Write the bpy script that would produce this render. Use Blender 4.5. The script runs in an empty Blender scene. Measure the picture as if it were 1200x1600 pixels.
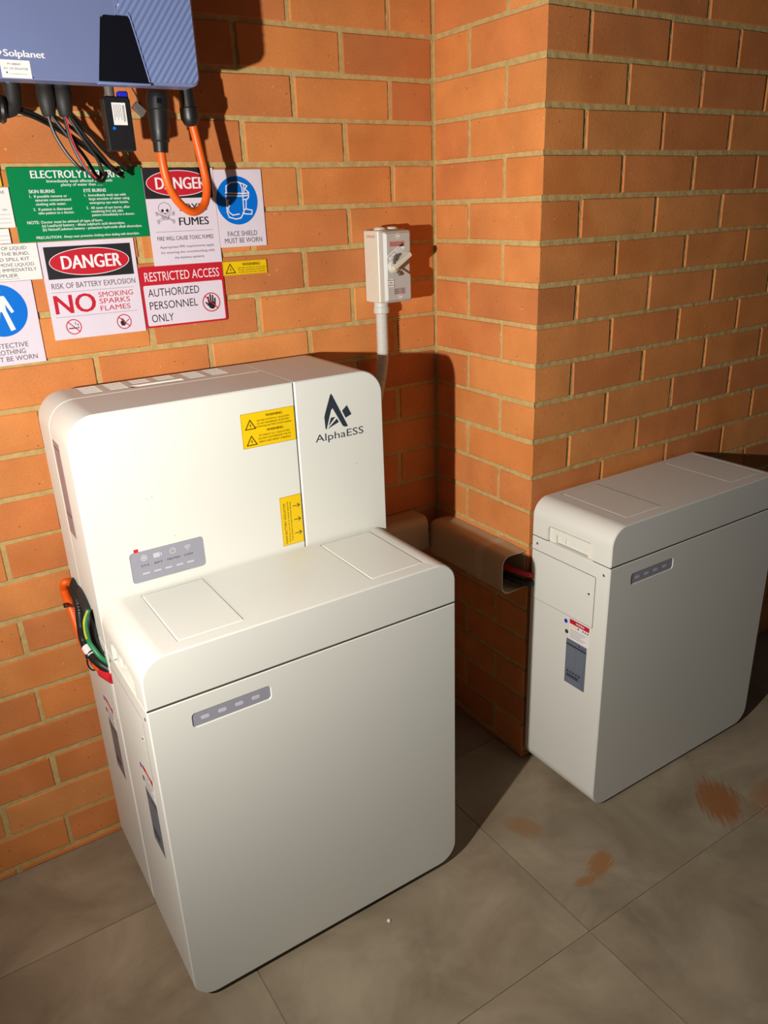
import bpy, bmesh, math, random
from mathutils import Vector, Matrix
random.seed(7)
S = bpy.context.scene
COL = S.collection

# ------------------------------------------------------------------ camera
cam_d = bpy.data.cameras.new('camera'); cam = bpy.data.objects.new('camera', cam_d); COL.objects.link(cam)
Rr = (0.83755, -0.54523, -0.03515); Rd = (-0.22773, -0.28990, -0.92957); Rf = (0.49663, 0.78657, -0.36697)
cam.matrix_world = Matrix(((Rr[0], -Rd[0], -Rf[0], -1.1952), (Rr[1], -Rd[1], -Rf[1], -1.6138), (Rr[2], -Rd[2], -Rf[2], 1.3939), (0, 0, 0, 1)))
cam_d.sensor_fit = 'VERTICAL'; cam_d.sensor_height = 36.0; cam_d.sensor_width = 27.0
cam_d.lens = 1212.1 / 1600 * 36.0; cam_d.clip_start = 0.02
S.camera = cam

# ------------------------------------------------------------------ light
W = bpy.data.worlds.new('night'); S.world = W; W.use_nodes = True
bg = W.node_tree.nodes['Background']; bg.inputs[0].default_value = (0.80, 0.84, 0.95, 1); bg.inputs[1].default_value = 0.036
LPOS = Vector((-1.630, -1.085, 1.250)); LAIM = Vector((0.25, -0.45, 1.35))
ld = bpy.data.lights.new('work_lamp', 'AREA'); ld.shape = 'DISK'; ld.size = 0.030; ld.energy = 25.5; ld.color = (1.0, 0.965, 0.90); ld.spread = math.radians(155)
lo = bpy.data.objects.new('work_lamp', ld); COL.objects.link(lo); lo.location = LPOS
lo.rotation_euler = (LAIM - LPOS).to_track_quat('-Z', 'Y').to_euler()
S.view_settings.view_transform = 'Standard'; S.view_settings.look = 'None'
S.view_settings.exposure = 0.0; S.view_settings.gamma = 1.0; S.view_settings.use_curve_mapping = False

# ------------------------------------------------------------------ materials
def lin(c): return tuple((v / 12.92 if v <= 0.04045 else ((v + 0.055) / 1.055) ** 2.4) for v in (x / 255 for x in c))
MATS = {}
def mat(name, rgb, rough=0.5, noise=0.0, nscale=60, bump=0.0, bscale=400, metal=0.0, spec=0.5, coat=0.0):
    if name in MATS: return MATS[name]
    m = bpy.data.materials.new(name); m.use_nodes = True; nt = m.node_tree; b = nt.nodes['Principled BSDF']
    c = lin(rgb)
    b.inputs['Base Color'].default_value = (*c, 1); b.inputs['Roughness'].default_value = rough
    b.inputs['Metallic'].default_value = metal; b.inputs['Specular IOR Level'].default_value = spec
    b.inputs['Coat Weight'].default_value = coat
    g = nt.nodes.new('ShaderNodeNewGeometry')
    n = nt.nodes.new('ShaderNodeTexNoise'); n.inputs['Scale'].default_value = nscale; n.inputs['Detail'].default_value = 4
    nt.links.new(g.outputs['Position'], n.inputs['Vector'])
    r = nt.nodes.new('ShaderNodeMapRange'); r.inputs[1].default_value = 0.3; r.inputs[2].default_value = 0.7
    r.inputs[3].default_value = 1 - noise; r.inputs[4].default_value = 1 + noise
    nt.links.new(n.outputs[0], r.inputs[0])
    mx = nt.nodes.new('ShaderNodeVectorMath'); mx.operation = 'SCALE'; mx.inputs[0].default_value = c
    nt.links.new(r.outputs[0], mx.inputs['Scale']); nt.links.new(mx.outputs[0], b.inputs['Base Color'])
    if bump > 0:
        n2 = nt.nodes.new('ShaderNodeTexNoise'); n2.inputs['Scale'].default_value = bscale; n2.inputs['Detail'].default_value = 3
        nt.links.new(g.outputs['Position'], n2.inputs['Vector'])
        bp = nt.nodes.new('ShaderNodeBump'); bp.inputs['Strength'].default_value = bump; bp.inputs['Distance'].default_value = 0.001
        nt.links.new(n2.outputs[0], bp.inputs['Height']); nt.links.new(bp.outputs[0], b.inputs['Normal'])
    MATS[name] = m; return m

WHITE = mat('powder_coat_white', (224, 222, 213), 0.42, 0.012, 5, 0.12, 1600)
WHITE2 = mat('moulded_white', (230, 226, 214), 0.45, 0.01, 20)
GAPM = mat('gap_dark', (70, 66, 60), 0.8)
BLACK = mat('black_plastic', (26, 25, 26), 0.42, 0.1, 80)
BLACKM = mat('black_rubber', (34, 31, 30), 0.6, 0.1, 80)
GREYP = mat('indicator_grey', (150, 149, 160), 0.3, 0.02, 60)
LED = mat('led_window', (196, 194, 200), 0.3)
SIGNW = mat('sign_white', (226, 214, 226), 0.35, 0.015, 30)
PAPER = mat('sign_paper', (235, 230, 226), 0.5, 0.015, 30)
INKK = mat('ink_black', (40, 38, 42), 0.4); INKG = mat('ink_grey', (84, 80, 84), 0.4)
INKR = mat('ink_red', (196, 32, 48), 0.4); INKB = mat('ink_blue', (0, 112, 214), 0.35)
INKW = mat('ink_white', (238, 232, 234), 0.4); INKGR = mat('sign_green', (0, 128, 72), 0.32)
YEL = mat('sticker_yellow', (238, 196, 10), 0.4, 0.02, 40); INKBR = mat('ink_brown', (66, 48, 12), 0.4)
NAVY = mat('logo_slate', (46, 54, 64), 0.4)
BLUE = mat('enclosure_blue', (112, 122, 162), 0.38, 0.02, 10, 0.05, 1500)
BLUER = mat('enclosure_blue_rib', (118, 132, 176), 0.35, 0.02, 10)
BLKD = mat('display_black', (17, 17, 24), 0.25, 0.03, 50)
ORANGE = mat('cable_orange', (236, 96, 22), 0.42, 0.04, 90)
REDM = mat('connector_red', (206, 30, 46), 0.45); GREEN = mat('wire_green', (34, 128, 78), 0.4); YG = mat('wire_yellow', (190, 190, 50), 0.4)
ISOG = mat('isolator_beige', (214, 208, 192), 0.42, 0.02, 60); ISOD = mat('isolator_front_grey', (186, 184, 178), 0.45, 0.02, 60)
CONDM = mat('conduit_grey', (204, 202, 194), 0.45, 0.03, 90)
DUCTM = mat('duct_ivory', (184, 160, 128), 0.5, 0.05, 12); TAPE = mat('duct_tape_pale', (190, 172, 150), 0.4)
NPL = mat('nameplate_grey', (104, 110, 122), 0.4, 0.04, 200); NPD = mat('nameplate_dark', (40, 44, 52), 0.4)
DOTB = mat('dot_blue', (34, 40, 190), 0.4); DOTD = mat('dot_dark', (64, 54, 48), 0.5)
CHROME = mat('screw_zinc', (150, 148, 146), 0.3, metal=0.8)
LIGHTTXT = mat('ink_pale_grey', (146, 150, 160), 0.4)
PINK = mat('faded_red_label', (206, 128, 118), 0.5)
LOGGREY = mat('plug_grey', (96, 90, 84), 0.5)

def brick_mat():
    m = bpy.data.materials.new('fired_clay_brick'); m.use_nodes = True; nt = m.node_tree; N = nt.nodes; L = nt.links
    b = N['Principled BSDF']; b.inputs['Roughness'].default_value = 0.78; b.inputs['Specular IOR Level'].default_value = 0.35
    g = N.new('ShaderNodeNewGeometry'); oi = N.new('ShaderNodeObjectInfo')
    cr = N.new('ShaderNodeValToRGB'); e = cr.color_ramp.elements
    e[0].position = 0; e[0].color = (*lin((194, 118, 66)), 1); e[1].position = 1; e[1].color = (*lin((224, 147, 82)), 1)
    for p, c in ((0.3, (211, 128, 70)), (0.6, (214, 137, 74)), (0.85, (216, 132, 68))):
        x = cr.color_ramp.elements.new(p); x.color = (*lin(c), 1)
    L.new(oi.outputs['Random'], cr.inputs[0])
    n1 = N.new('ShaderNodeTexNoise'); n1.inputs['Scale'].default_value = 9; n1.inputs['Detail'].default_value = 3; L.new(g.outputs['Position'], n1.inputs['Vector'])
    r1 = N.new('ShaderNodeMapRange'); r1.inputs[1].default_value = .3; r1.inputs[2].default_value = .7; r1.inputs[3].default_value = .86; r1.inputs[4].default_value = 1.1; L.new(n1.outputs[0], r1.inputs[0])
    n2 = N.new('ShaderNodeTexNoise'); n2.inputs['Scale'].default_value = 260; n2.inputs['Detail'].default_value = 4; L.new(g.outputs['Position'], n2.inputs['Vector'])
    r2 = N.new('ShaderNodeMapRange'); r2.inputs[1].default_value = .3; r2.inputs[2].default_value = .7; r2.inputs[3].default_value = .93; r2.inputs[4].default_value = 1.06; L.new(n2.outputs[0], r2.inputs[0])
    mu = N.new('ShaderNodeMath'); mu.operation = 'MULTIPLY'; L.new(r1.outputs[0], mu.inputs[0]); L.new(r2.outputs[0], mu.inputs[1])
    # dark iron spots and pale lime flecks
    v = N.new('ShaderNodeTexVoronoi'); v.inputs['Scale'].default_value = 38; L.new(g.outputs['Position'], v.inputs['Vector'])
    lt = N.new('ShaderNodeMath'); lt.operation = 'LESS_THAN'; lt.inputs[1].default_value = 0.055; L.new(v.outputs['Distance'], lt.inputs[0])
    v2 = N.new('ShaderNodeTexVoronoi'); v2.inputs['Scale'].default_value = 30; 
    ad = N.new('ShaderNodeVectorMath'); ad.inputs[1].default_value = (5.3, 2.1, 9.7); L.new(g.outputs['Position'], ad.inputs[0]); L.new(ad.outputs[0], v2.inputs['Vector'])
    lt2 = N.new('ShaderNodeMath'); lt2.operation = 'LESS_THAN'; lt2.inputs[1].default_value = 0.05; L.new(v2.outputs['Distance'], lt2.inputs[0])
    sc = N.new('ShaderNodeVectorMath'); sc.operation = 'SCALE'; L.new(cr.outputs[0], sc.inputs[0]); L.new(mu.outputs[0], sc.inputs['Scale'])
    # scorched orange ends
    n3 = N.new('ShaderNodeTexNoise'); n3.inputs['Scale'].default_value = 5; L.new(g.outputs['Position'], n3.inputs['Vector'])
    r3 = N.new('ShaderNodeMapRange'); r3.inputs[1].default_value = .56; r3.inputs[2].default_value = .72; r3.inputs[3].default_value = 0; r3.inputs[4].default_value = .6; L.new(n3.outputs[0], r3.inputs[0])
    mA = N.new('ShaderNodeMix'); mA.data_type = 'RGBA'; L.new(r3.outputs[0], mA.inputs[0]); L.new(sc.outputs[0], mA.inputs[6]); mA.inputs[7].default_value = (*lin((196, 110, 50)), 1)
    mB = N.new('ShaderNodeMix'); mB.data_type = 'RGBA'; L.new(lt.outputs[0], mB.inputs[0]); L.new(mA.outputs[2], mB.inputs[6]); mB.inputs[7].default_value = (*lin((140, 72, 40)), 1)
    mC = N.new('ShaderNodeMix'); mC.data_type = 'RGBA'; L.new(lt2.outputs[0], mC.inputs[0]); L.new(mB.outputs[2], mC.inputs[6]); mC.inputs[7].default_value = (*lin((226, 164, 112)), 1)
    L.new(mC.outputs[2], b.inputs['Base Color'])
    bp = N.new('ShaderNodeBump'); bp.inputs['Strength'].default_value = .35; bp.inputs['Distance'].default_value = .0012
    n4 = N.new('ShaderNodeTexNoise'); n4.inputs['Scale'].default_value = 180; n4.inputs['Detail'].default_value = 5; L.new(g.outputs['Position'], n4.inputs['Vector'])
    L.new(n4.outputs[0], bp.inputs['Height']); L.new(bp.outputs[0], b.inputs['Normal'])
    return m
BRICK = brick_mat()
MORTAR = mat('sandy_mortar', (192, 164, 108), 0.9, 0.12, 90, 0.9, 220, spec=0.2)

def floor_mat():
    m = bpy.data.materials.new('stone_look_porcelain'); m.use_nodes = True; nt = m.node_tree; N = nt.nodes; L = nt.links
    b = N['Principled BSDF']; b.inputs['Roughness'].default_value = 0.5; b.inputs['Specular IOR Level'].default_value = 0.4
    g = N.new('ShaderNodeNewGeometry'); oi = N.new('ShaderNodeObjectInfo')
    off = N.new('ShaderNodeVectorMath'); off.operation = 'SCALE'; off.inputs[0].default_value = (7, 3, 5); L.new(oi.outputs['Random'], off.inputs['Scale'])
    ad = N.new('ShaderNodeVectorMath'); L.new(g.outputs['Position'], ad.inputs[0]); L.new(off.outputs[0], ad.inputs[1])
    n = N.new('ShaderNodeTexNoise'); n.inputs['Scale'].default_value = 5; n.inputs['Detail'].default_value = 9; n.inputs['Roughness'].default_value = .62; n.inputs['Distortion'].default_value = .6; L.new(ad.outputs[0], n.inputs['Vector'])
    cr = N.new('ShaderNodeValToRGB'); e = cr.color_ramp.elements; e[0].position = .3; e[0].color = (*lin((132, 116, 94)), 1); e[1].position = .7; e[1].color = (*lin((170, 154, 130)), 1)
    L.new(n.outputs[0], cr.inputs[0]); last = cr.outputs[0]
    def sub(a, v): 
        x = N.new('ShaderNodeVectorMath'); x.operation = 'SUBTRACT'; L.new(a, x.inputs[0]); x.inputs[1].default_value = v; return x.outputs[0]
    # rust / clay smears left on particular tiles: (x, y, half length, half width, angle, strength)
    for (x, y, a, w, ang, st, col) in ((-.165, -.555, .055, .034, -1.0, .75, (150, 112, 74)), (-.10, -.735, .05, .028, .35, .85, (158, 106, 58)), (-.165, -.75, .032, .014, -.2, .8, (158, 106, 58)), (.285, -.765, .085, .06, .9, .95, (150, 96, 54)), (.40, -.83, .10, .05, .2, .6, (160, 112, 74)), (-.21, -.46, .04, .03, .2, .3, (140, 104, 72))):
        mp = N.new('ShaderNodeMapping'); mp.vector_type = 'TEXTURE'; mp.inputs['Location'].default_value = (x, y, 0); mp.inputs['Rotation'].default_value = (0, 0, ang); mp.inputs['Scale'].default_value = (a, w, 1)
        L.new(g.outputs['Position'], mp.inputs['Vector'])
        ln = N.new('ShaderNodeVectorMath'); ln.operation = 'LENGTH'; L.new(mp.outputs[0], ln.inputs[0])
        stn = N.new('ShaderNodeTexNoise'); stn.inputs['Scale'].default_value = 1.0; stn.inputs['Detail'].default_value = 5
        m2 = N.new('ShaderNodeVectorMath'); m2.operation = 'MULTIPLY'; m2.inputs[1].default_value = (1.2, 7, 1); L.new(mp.outputs[0], m2.inputs[0]); L.new(m2.outputs[0], stn.inputs['Vector'])
        s = N.new('ShaderNodeMath'); s.operation = 'MULTIPLY_ADD'; s.inputs[1].default_value = 1.6; L.new(stn.outputs[0], s.inputs[0]); L.new(ln.outputs['Value'], s.inputs[2])
        r = N.new('ShaderNodeMapRange'); r.inputs[1].default_value = 1.85; r.inputs[2].default_value = 1.35; r.inputs[3].default_value = 0; r.inputs[4].default_value = st; L.new(s.outputs[0], r.inputs[0])
        mx = N.new('ShaderNodeMix'); mx.data_type = 'RGBA'; L.new(r.outputs[0], mx.inputs[0]); L.new(last, mx.inputs[6]); mx.inputs[7].default_value = (*lin(col), 1); last = mx.outputs[2]
    L.new(last, b.inputs['Base Color'])
    bp = N.new('ShaderNodeBump'); bp.inputs['Strength'].default_value = .1; bp.inputs['Distance'].default_value = .001
    n4 = N.new('ShaderNodeTexNoise'); n4.inputs['Scale'].default_value = 90; L.new(g.outputs['Position'], n4.inputs['Vector'])
    L.new(n4.outputs[0], bp.inputs['Height']); L.new(bp.outputs[0], b.inputs['Normal'])
    return m
TILE = floor_mat()
GROUT = mat('grout_tan', (178, 162, 138), 0.9, 0.1, 60)

# ------------------------------------------------------------------ mesh helpers
def link(name, me, m, parent=None, smooth=True, ang=40):
    if m is not None: me.materials.append(m)
    if smooth:
        me.polygons.foreach_set('use_smooth', [True] * len(me.polygons)); me.set_sharp_from_angle(angle=math.radians(ang))
    o = bpy.data.objects.new(name, me); COL.objects.link(o)
    if parent is not None: o.parent = parent
    return o
class G:
    """collects geometry in world coordinates; build() moves it into its thing's own space"""
    def __init__(s): s.v = []; s.f = []
    def add(s, vs, fs):
        n = len(s.v); s.v += [tuple(v) for v in vs]; s.f += [tuple(i + n for i in f) for f in fs]; return s
    def box(s, x0, x1, y0, y1, z0, z1, b=0.0):
        if b <= 0:
            vs = [(x, y, z) for x in (x0, x1) for y in (y0, y1) for z in (z0, z1)]
            return s.add(vs, [(0, 1, 3, 2), (4, 6, 7, 5), (0, 4, 5, 1), (2, 3, 7, 6), (0, 2, 6, 4), (1, 5, 7, 3)])
        return s.prism(x0, x1, z0, z1, (b, b, b, b), y1, y0, b, n=1)
    def prism(s, x0, x1, z0, z1, r, yb, yf, bev=0.0015, n=8, both=True):
        """rounded rectangle in x,z (radii bl, br, tr, tl) run from yb to yf, chamfered ends"""
        rings = [(rr(x0, x1, z0, z1, r, n, bev if both else 0), yb), (rr(x0, x1, z0, z1, r, n, 0), yb - bev), (rr(x0, x1, z0, z1, r, n, 0), yf + bev), (rr(x0, x1, z0, z1, r, n, bev), yf)]
        vs = []; fs = []; k = len(rings[0][0])
        for p, y in rings: vs += [(a, y, c) for a, c in p]
        for i in range(3):
            for j in range(k): fs.append((i * k + j, i * k + (j + 1) % k, (i + 1) * k + (j + 1) % k, (i + 1) * k + j))
        fs.append(tuple(range(k - 1, -1, -1))); fs.append(tuple(3 * k + j for j in range(k)))
        return s.add(vs, fs)
    def ext(s, prof, fn, a0, a1):
        k = len(prof); vs = [fn(p, a0) for p in prof] + [fn(p, a1) for p in prof]
        fs = [(j, (j + 1) % k, k + (j + 1) % k, k + j) for j in range(k)] + [tuple(range(k - 1, -1, -1)), tuple(range(k, 2 * k))]
        return s.add(vs, fs)
    def ext2(s, p0, p1, fn, a0, a1):
        k = len(p0); vs = [fn(p, a0) for p in p0] + [fn(p, a1) for p in p1]
        return s.add(vs, [(j, (j + 1) % k, k + (j + 1) % k, k + j) for j in range(k)] + [tuple(range(k - 1, -1, -1)), tuple(range(k, 2 * k))])
    def lathe(s, prof, c, axis, n=20):
        """prof: (radius, distance along axis)"""
        ax = Vector(axis).normalized(); u = ax.orthogonal().normalized(); w = ax.cross(u); c = Vector(c); vs = []; fs = []; k = len(prof)
        for i in range(n):
            a = 2 * math.pi * i / n; d = u * math.cos(a) + w * math.sin(a)
            vs += [c + ax * h + d * r for r, h in prof]
        for i in range(n):
            j = (i + 1) % n
            for q in range(k - 1): fs.append((i * k + q, i * k + q + 1, j * k + q + 1, j * k + q))
        fs.append(tuple(i * k for i in range(n - 1, -1, -1))); fs.append(tuple(i * k + k - 1 for i in range(n)))
        return s.add(vs, fs)
    def tube(s, pts, r, n=10, per=8, rib=0.0, pitch=0.004):
        P = spline([Vector(p) for p in pts], per)
        if rib > 0:                                   # resample finely so each corrugation is a real ring
            L = [0]
            for a, b in zip(P, P[1:]): L.append(L[-1] + (b - a).length)
            cnt = max(4, int(L[-1] / pitch) * 4); Q = []; i = 0
            for q in range(cnt + 1):
                t = L[-1] * q / cnt
                while i < len(L) - 2 and L[i + 1] < t: i += 1
                Q.append(P[i].lerp(P[i + 1], (t - L[i]) / max(1e-9, L[i + 1] - L[i])))
            P = Q
        vs = []; fs = []; up = None
        for i, p in enumerate(P):
            t = (P[min(i + 1, len(P) - 1)] - P[max(i - 1, 0)]).normalized()
            if up is None: up = t.orthogonal().normalized()
            up = (up - t * up.dot(t)).normalized(); w = t.cross(up)
            rad = r * (1 + (rib if (i % 4) in (1, 2) else -rib)) if rib > 0 else r
            vs += [p + (up * math.cos(2 * math.pi * a / n) + w * math.sin(2 * math.pi * a / n)) * rad for a in range(n)]
        for i in range(len(P) - 1):
            for a in range(n): fs.append((i * n + a, i * n + (a + 1) % n, (i + 1) * n + (a + 1) % n, (i + 1) * n + a))
        fs.append(tuple(range(n - 1, -1, -1))); fs.append(tuple((len(P) - 1) * n + a for a in range(n)))
        return s.add(vs, fs)
    def mesh(s, org=(0, 0, 0), fix=True):
        me = bpy.data.meshes.new('m'); ox, oy, oz = org
        me.from_pydata([(a - ox, b - oy, c - oz) for a, b, c in s.v], [], s.f)
        if fix:
            bm = bmesh.new(); bm.from_mesh(me); bmesh.ops.recalc_face_normals(bm, faces=bm.faces); bm.to_mesh(me); bm.free()
        return me
def spline(P, per):
    if len(P) < 3: return P
    out = []; Q = [P[0] * 2 - P[1]] + P + [P[-1] * 2 - P[-2]]
    for i in range(1, len(Q) - 2):
        a, b, c, d = Q[i - 1:i + 3]
        for k in range(per):
            t = k / per; out.append(0.5 * ((2 * b) + (c - a) * t + (2 * a - 5 * b + 4 * c - d) * t * t + (3 * b - a - 3 * c + d) * t ** 3))
    out.append(P[-1]); return out
def rr(x0, x1, z0, z1, r, n=8, inset=0.0):
    if not isinstance(r, (tuple, list)): r = (r,) * 4
    P = []
    for (cx, cz, sx, sz, a0, rad) in ((x0, z0, 1, 1, 180, r[0]), (x1, z0, -1, 1, 270, r[1]), (x1, z1, -1, -1, 0, r[2]), (x0, z1, 1, -1, 90, r[3])):
        rad = max(rad, inset + 1e-4, 2e-4); ccx = cx + sx * rad; ccz = cz + sz * rad; q = rad - inset
        for i in range(n + 1):
            a = math.radians(a0 + 90 * i / n); P.append((ccx + q * math.cos(a), ccz + q * math.sin(a)))
    return P
XZ = lambda p, a: (p[0], a, p[1])
YZ = lambda p, a: (a, p[0], p[1])
XY = lambda p, a: (p[0], p[1], a)
def cut(me, cutter):
    """boolean difference of two meshes (both in the same space), returned as a new mesh"""
    a = bpy.data.objects.new('a', me); b = bpy.data.objects.new('b', cutter); COL.objects.link(a); COL.objects.link(b)
    md = a.modifiers.new('c', 'BOOLEAN'); md.operation = 'DIFFERENCE'; md.object = b; md.solver = 'EXACT'; md.use_self = True
    dg = bpy.context.evaluated_depsgraph_get(); dg.update()
    out = bpy.data.meshes.new_from_object(a.evaluated_get(dg))
    bpy.data.objects.remove(a); bpy.data.objects.remove(b); return out
def thing(name, org, label, cat, group=None):
    o = bpy.data.objects.new(name, None); COL.objects.link(o); o.location = org; o.empty_display_size = .05
    return tag(o, label, cat, group)
def tag(o, label, cat, group=None):
    o['label'] = label; o['category'] = cat
    if group: o['group'] = group
    return o
def part(name, g, m, th, smooth=True, label=None, parent=None, cutter=None, ang=40):
    """a mesh child of thing th (or of its part, when parent is given)"""
    org = tuple(th.location); me = g.mesh(org)
    if cutter is not None: me = cut(me, cutter.mesh(org))
    o = link(name, me, m, parent or th, smooth, ang)
    if m in (WHITE, WHITE2, BLUE, GREYP, ISOG, ISOD, BLACK):
        w_ = o.modifiers.new('even_normals', 'WEIGHTED_NORMAL'); w_.keep_sharp = True; w_.weight = 90
    if label: o['label'] = label
    return o

# ------------------------------------------------------------------ print: lettering and symbols on a flat face
_tc = {}
def text_mesh(s, bold):
    k = (s, bold)
    if k not in _tc:
        cu = bpy.data.curves.new('t', 'FONT'); cu.body = s; cu.size = 1; cu.resolution_u = 3; cu.offset = bold; cu.fill_mode = 'FRONT'
        o = bpy.data.objects.new('t', cu); COL.objects.link(o); dg = bpy.context.evaluated_depsgraph_get(); dg.update()
        me = bpy.data.meshes.new_from_object(o.evaluated_get(dg))
        v = [(a.co.x, a.co.y) for a in me.vertices]; f = [tuple(p.vertices) for p in me.polygons]
        bpy.data.objects.remove(o); bpy.data.curves.remove(cu); bpy.data.meshes.remove(me); _tc[k] = (v, f)
    return _tc[k]
CAP = max(y for x, y in text_mesh('H', 0)[0])
class Pr:
    """origin = top left corner of the face, r = direction of reading, u = up, n = outward normal; lengths in metres"""
    def __init__(s, o, r, u, n): s.o = Vector(o); s.r = Vector(r); s.u = Vector(u); s.n = Vector(n); s.d = {}; s.k = 0
    def P(s, a, b, lay): return s.o + s.r * a - s.u * b + s.n * lay
    def put(s, m, pts, faces, lay):
        s.k += 1; g = s.d.setdefault(m.name, (m, G()))[1]; g.add([s.P(a, b, lay + s.k * 2e-6) for a, b in pts], faces)
    def poly(s, m, pts, lay=.00012): s.put(m, pts, [tuple(range(len(pts)))], lay)
    def rect(s, m, a0, b0, a1, b1, lay=.00012): s.poly(m, [(a0, b0), (a1, b0), (a1, b1), (a0, b1)], lay)
    def ell(s, m, a, b, ra, rb, lay=.00014, n=40): s.poly(m, [(a + ra * math.cos(t * 2 * math.pi / n), b + rb * math.sin(t * 2 * math.pi / n)) for t in range(n)], lay)
    def ring(s, m, a, b, ra, rb, w, lay=.00018, n=40):
        pts = [(a + (ra - w * k) * math.cos(t * 2 * math.pi / n), b + (rb - w * k) * math.sin(t * 2 * math.pi / n)) for k in (0, 1) for t in range(n)]
        s.put(m, pts, [(t, (t + 1) % n, n + (t + 1) % n, n + t) for t in range(n)], lay)
    def line(s, m, pts, w, lay=.0002, close=False):
        if close: pts = pts + [pts[0]]
        for (a, b), (c, d) in zip(pts, pts[1:]):
            L = math.hypot(c - a, d - b)
            if L < 1e-9: continue
            tx, ty = (c - a) / L * w / 2, (d - b) / L * w / 2
            s.put(m, [(a - tx - ty, b - ty + tx), (c + tx - ty, d + ty + tx), (c + tx + ty, d + ty - tx), (a - tx + ty, b - ty - tx)], [(0, 1, 2, 3)], lay)
    def text(s, m, t, a0, a1, bc, cap, bold=0.0, lay=.00022, rot=0):
        if bold >= .02:
            e = cap * bold * 1.1
            for d_ in (-e, e): s.text(m, t, a0 + d_, a1 + d_, bc, cap, 0.0, lay, rot)
        v, f = text_mesh(t, 0.0)
        x0 = min(p[0] for p in v); x1 = max(p[0] for p in v); kx = (a1 - a0) / (x1 - x0); ky = cap / CAP
        pts = [(a0 + (x - x0) * kx, bc + cap / 2 - y * ky) for x, y in v]
        if rot:
            ca, cb = (a0 + a1) / 2, bc; c_, s_ = math.cos(rot), math.sin(rot)
            pts = [(ca + (a - ca) * c_ + (b - cb) * s_, cb - (a - ca) * s_ + (b - cb) * c_) for a, b in pts]
        s.put(m, pts, f, lay)
    def build(s, th, parent=None, names={}):
        for k, (m, g) in s.d.items():
            org = tuple(th.location); me = g.mesh(org, False)
            link(names.get(k, 'symbol'), me, m, parent or th, False)

# ================================================================== STRUCTURE
D = 0.3643; CR = 0.086
def zline(k): return (20 - k) * CR + 0.02
BVAR = {}
def brick_mesh(lx, ly, h, var):
    key = (round(lx, 3), round(ly, 3), round(h, 3), var)
    if key not in BVAR:
        g = G(); b = .0018; xs = (-lx / 2, -lx / 2 + b, lx / 2 - b, lx / 2); rnd = random.Random(hash(key) & 0xffff)
        def j(a): return rnd.uniform(-a, a)
        # chamfered box, corners a little uneven
        vs = []
        for sx in (-1, 1):
            for sy in (-1, 1):
                for sz in (-1, 1):
                    jx, jz, jy = j(.0012), j(.0014), j(.0006)
                    X, Y, Z = sx * lx / 2 + jx, sy * ly / 2 + jy, sz * h / 2 + jz
                    vs += [(X - sx * b, Y - sy * b, Z), (X - sx * b, Y, Z - sz * b), (X, Y - sy * b, Z - sz * b)]
        me = bpy.data.meshes.new('brick'); bm = bmesh.new()
        for v in vs: bm.verts.new(v)
        bmesh.ops.convex_hull(bm, input=bm.verts); bmesh.ops.dissolve_limit(bm, angle_limit=.02, verts=bm.verts, edges=bm.edges); bm.to_mesh(me); bm.free()
        me.materials.append(BRICK); BVAR[key] = me
    return BVAR[key]
def put_brick(wall, x0, x1, y0, y1, z0, z1):
    me = brick_mesh(x1 - x0, y1 - y0, z1 - z0, random.randrange(4))
    o = bpy.data.objects.new('brick', me); COL.objects.link(o); o.parent = wall
    r = random.uniform
    o.location = ((x0 + x1) / 2 + r(-.0008, .0008), (y0 + y1) / 2 + r(-.0006, .0006), (z0 + z1) / 2 + r(-.0008, .0008))
    o.rotation_euler = (0, r(-.003, .003) if x1 - x0 > y1 - y0 else 0, 0)
def wall(name, *boxes):
    g = G()
    for b in boxes: g.box(*b)
    o = link(name, g.mesh(), MORTAR, None, False); o['kind'] = 'structure'; return o
ZT = 2.26; TH = .05; M = .0060
from mathutils import noise
def mortar_face(o, a0, a1, fn, step=.0062):
    """joint surface with real ragged relief, 1 to 4 mm behind the brick faces, added to wall o"""
    na = int((a1 - a0) / step); nb = int(ZT / step); vs = []
    for i in range(na + 1):
        a = a0 + (a1 - a0) * i / na
        for j in range(nb + 1):
            z = ZT * j / nb; d = .0028 + .0016 * noise.noise(Vector((a * 60, z * 60, 3))) + .0014 * noise.noise(Vector((a * 170, z * 170, 9)))
            vs.append(fn(a, z, max(.0008, d)))
    fs = [(i * (nb + 1) + j, (i + 1) * (nb + 1) + j, (i + 1) * (nb + 1) + j + 1, i * (nb + 1) + j + 1) for i in range(na) for j in range(nb)]
    me = o.data; n = len(me.vertices); v0 = [tuple(v.co) for v in me.vertices]; f0 = [tuple(p.vertices) for p in me.polygons]
    m2 = bpy.data.meshes.new('mortar'); m2.from_pydata(v0 + vs, [], f0 + [tuple(q + n for q in f) for f in fs]); m2.materials.append(MORTAR)
    m2.polygons.foreach_set('use_smooth', [False] * len(f0) + [True] * len(fs)); o.data = m2
wa = wall('wall_back', (-2.30, .12, M, .11, -.02, ZT))
wb = wall('wall_side', (M, .10, -D + M + .001, M, -.02, ZT))
wc = wall('wall_right', (M + .0005, 1.95, -D + M, -D + .11, -.02, ZT))
mortar_face(wa, -2.3, M, lambda a, z, d: (a, d, z)); mortar_face(wb, -D + .002, M, lambda a, z, d: (d, a, z)); mortar_face(wc, .002, 1.95, lambda a, z, d: (a, -D + d, z))
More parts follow.
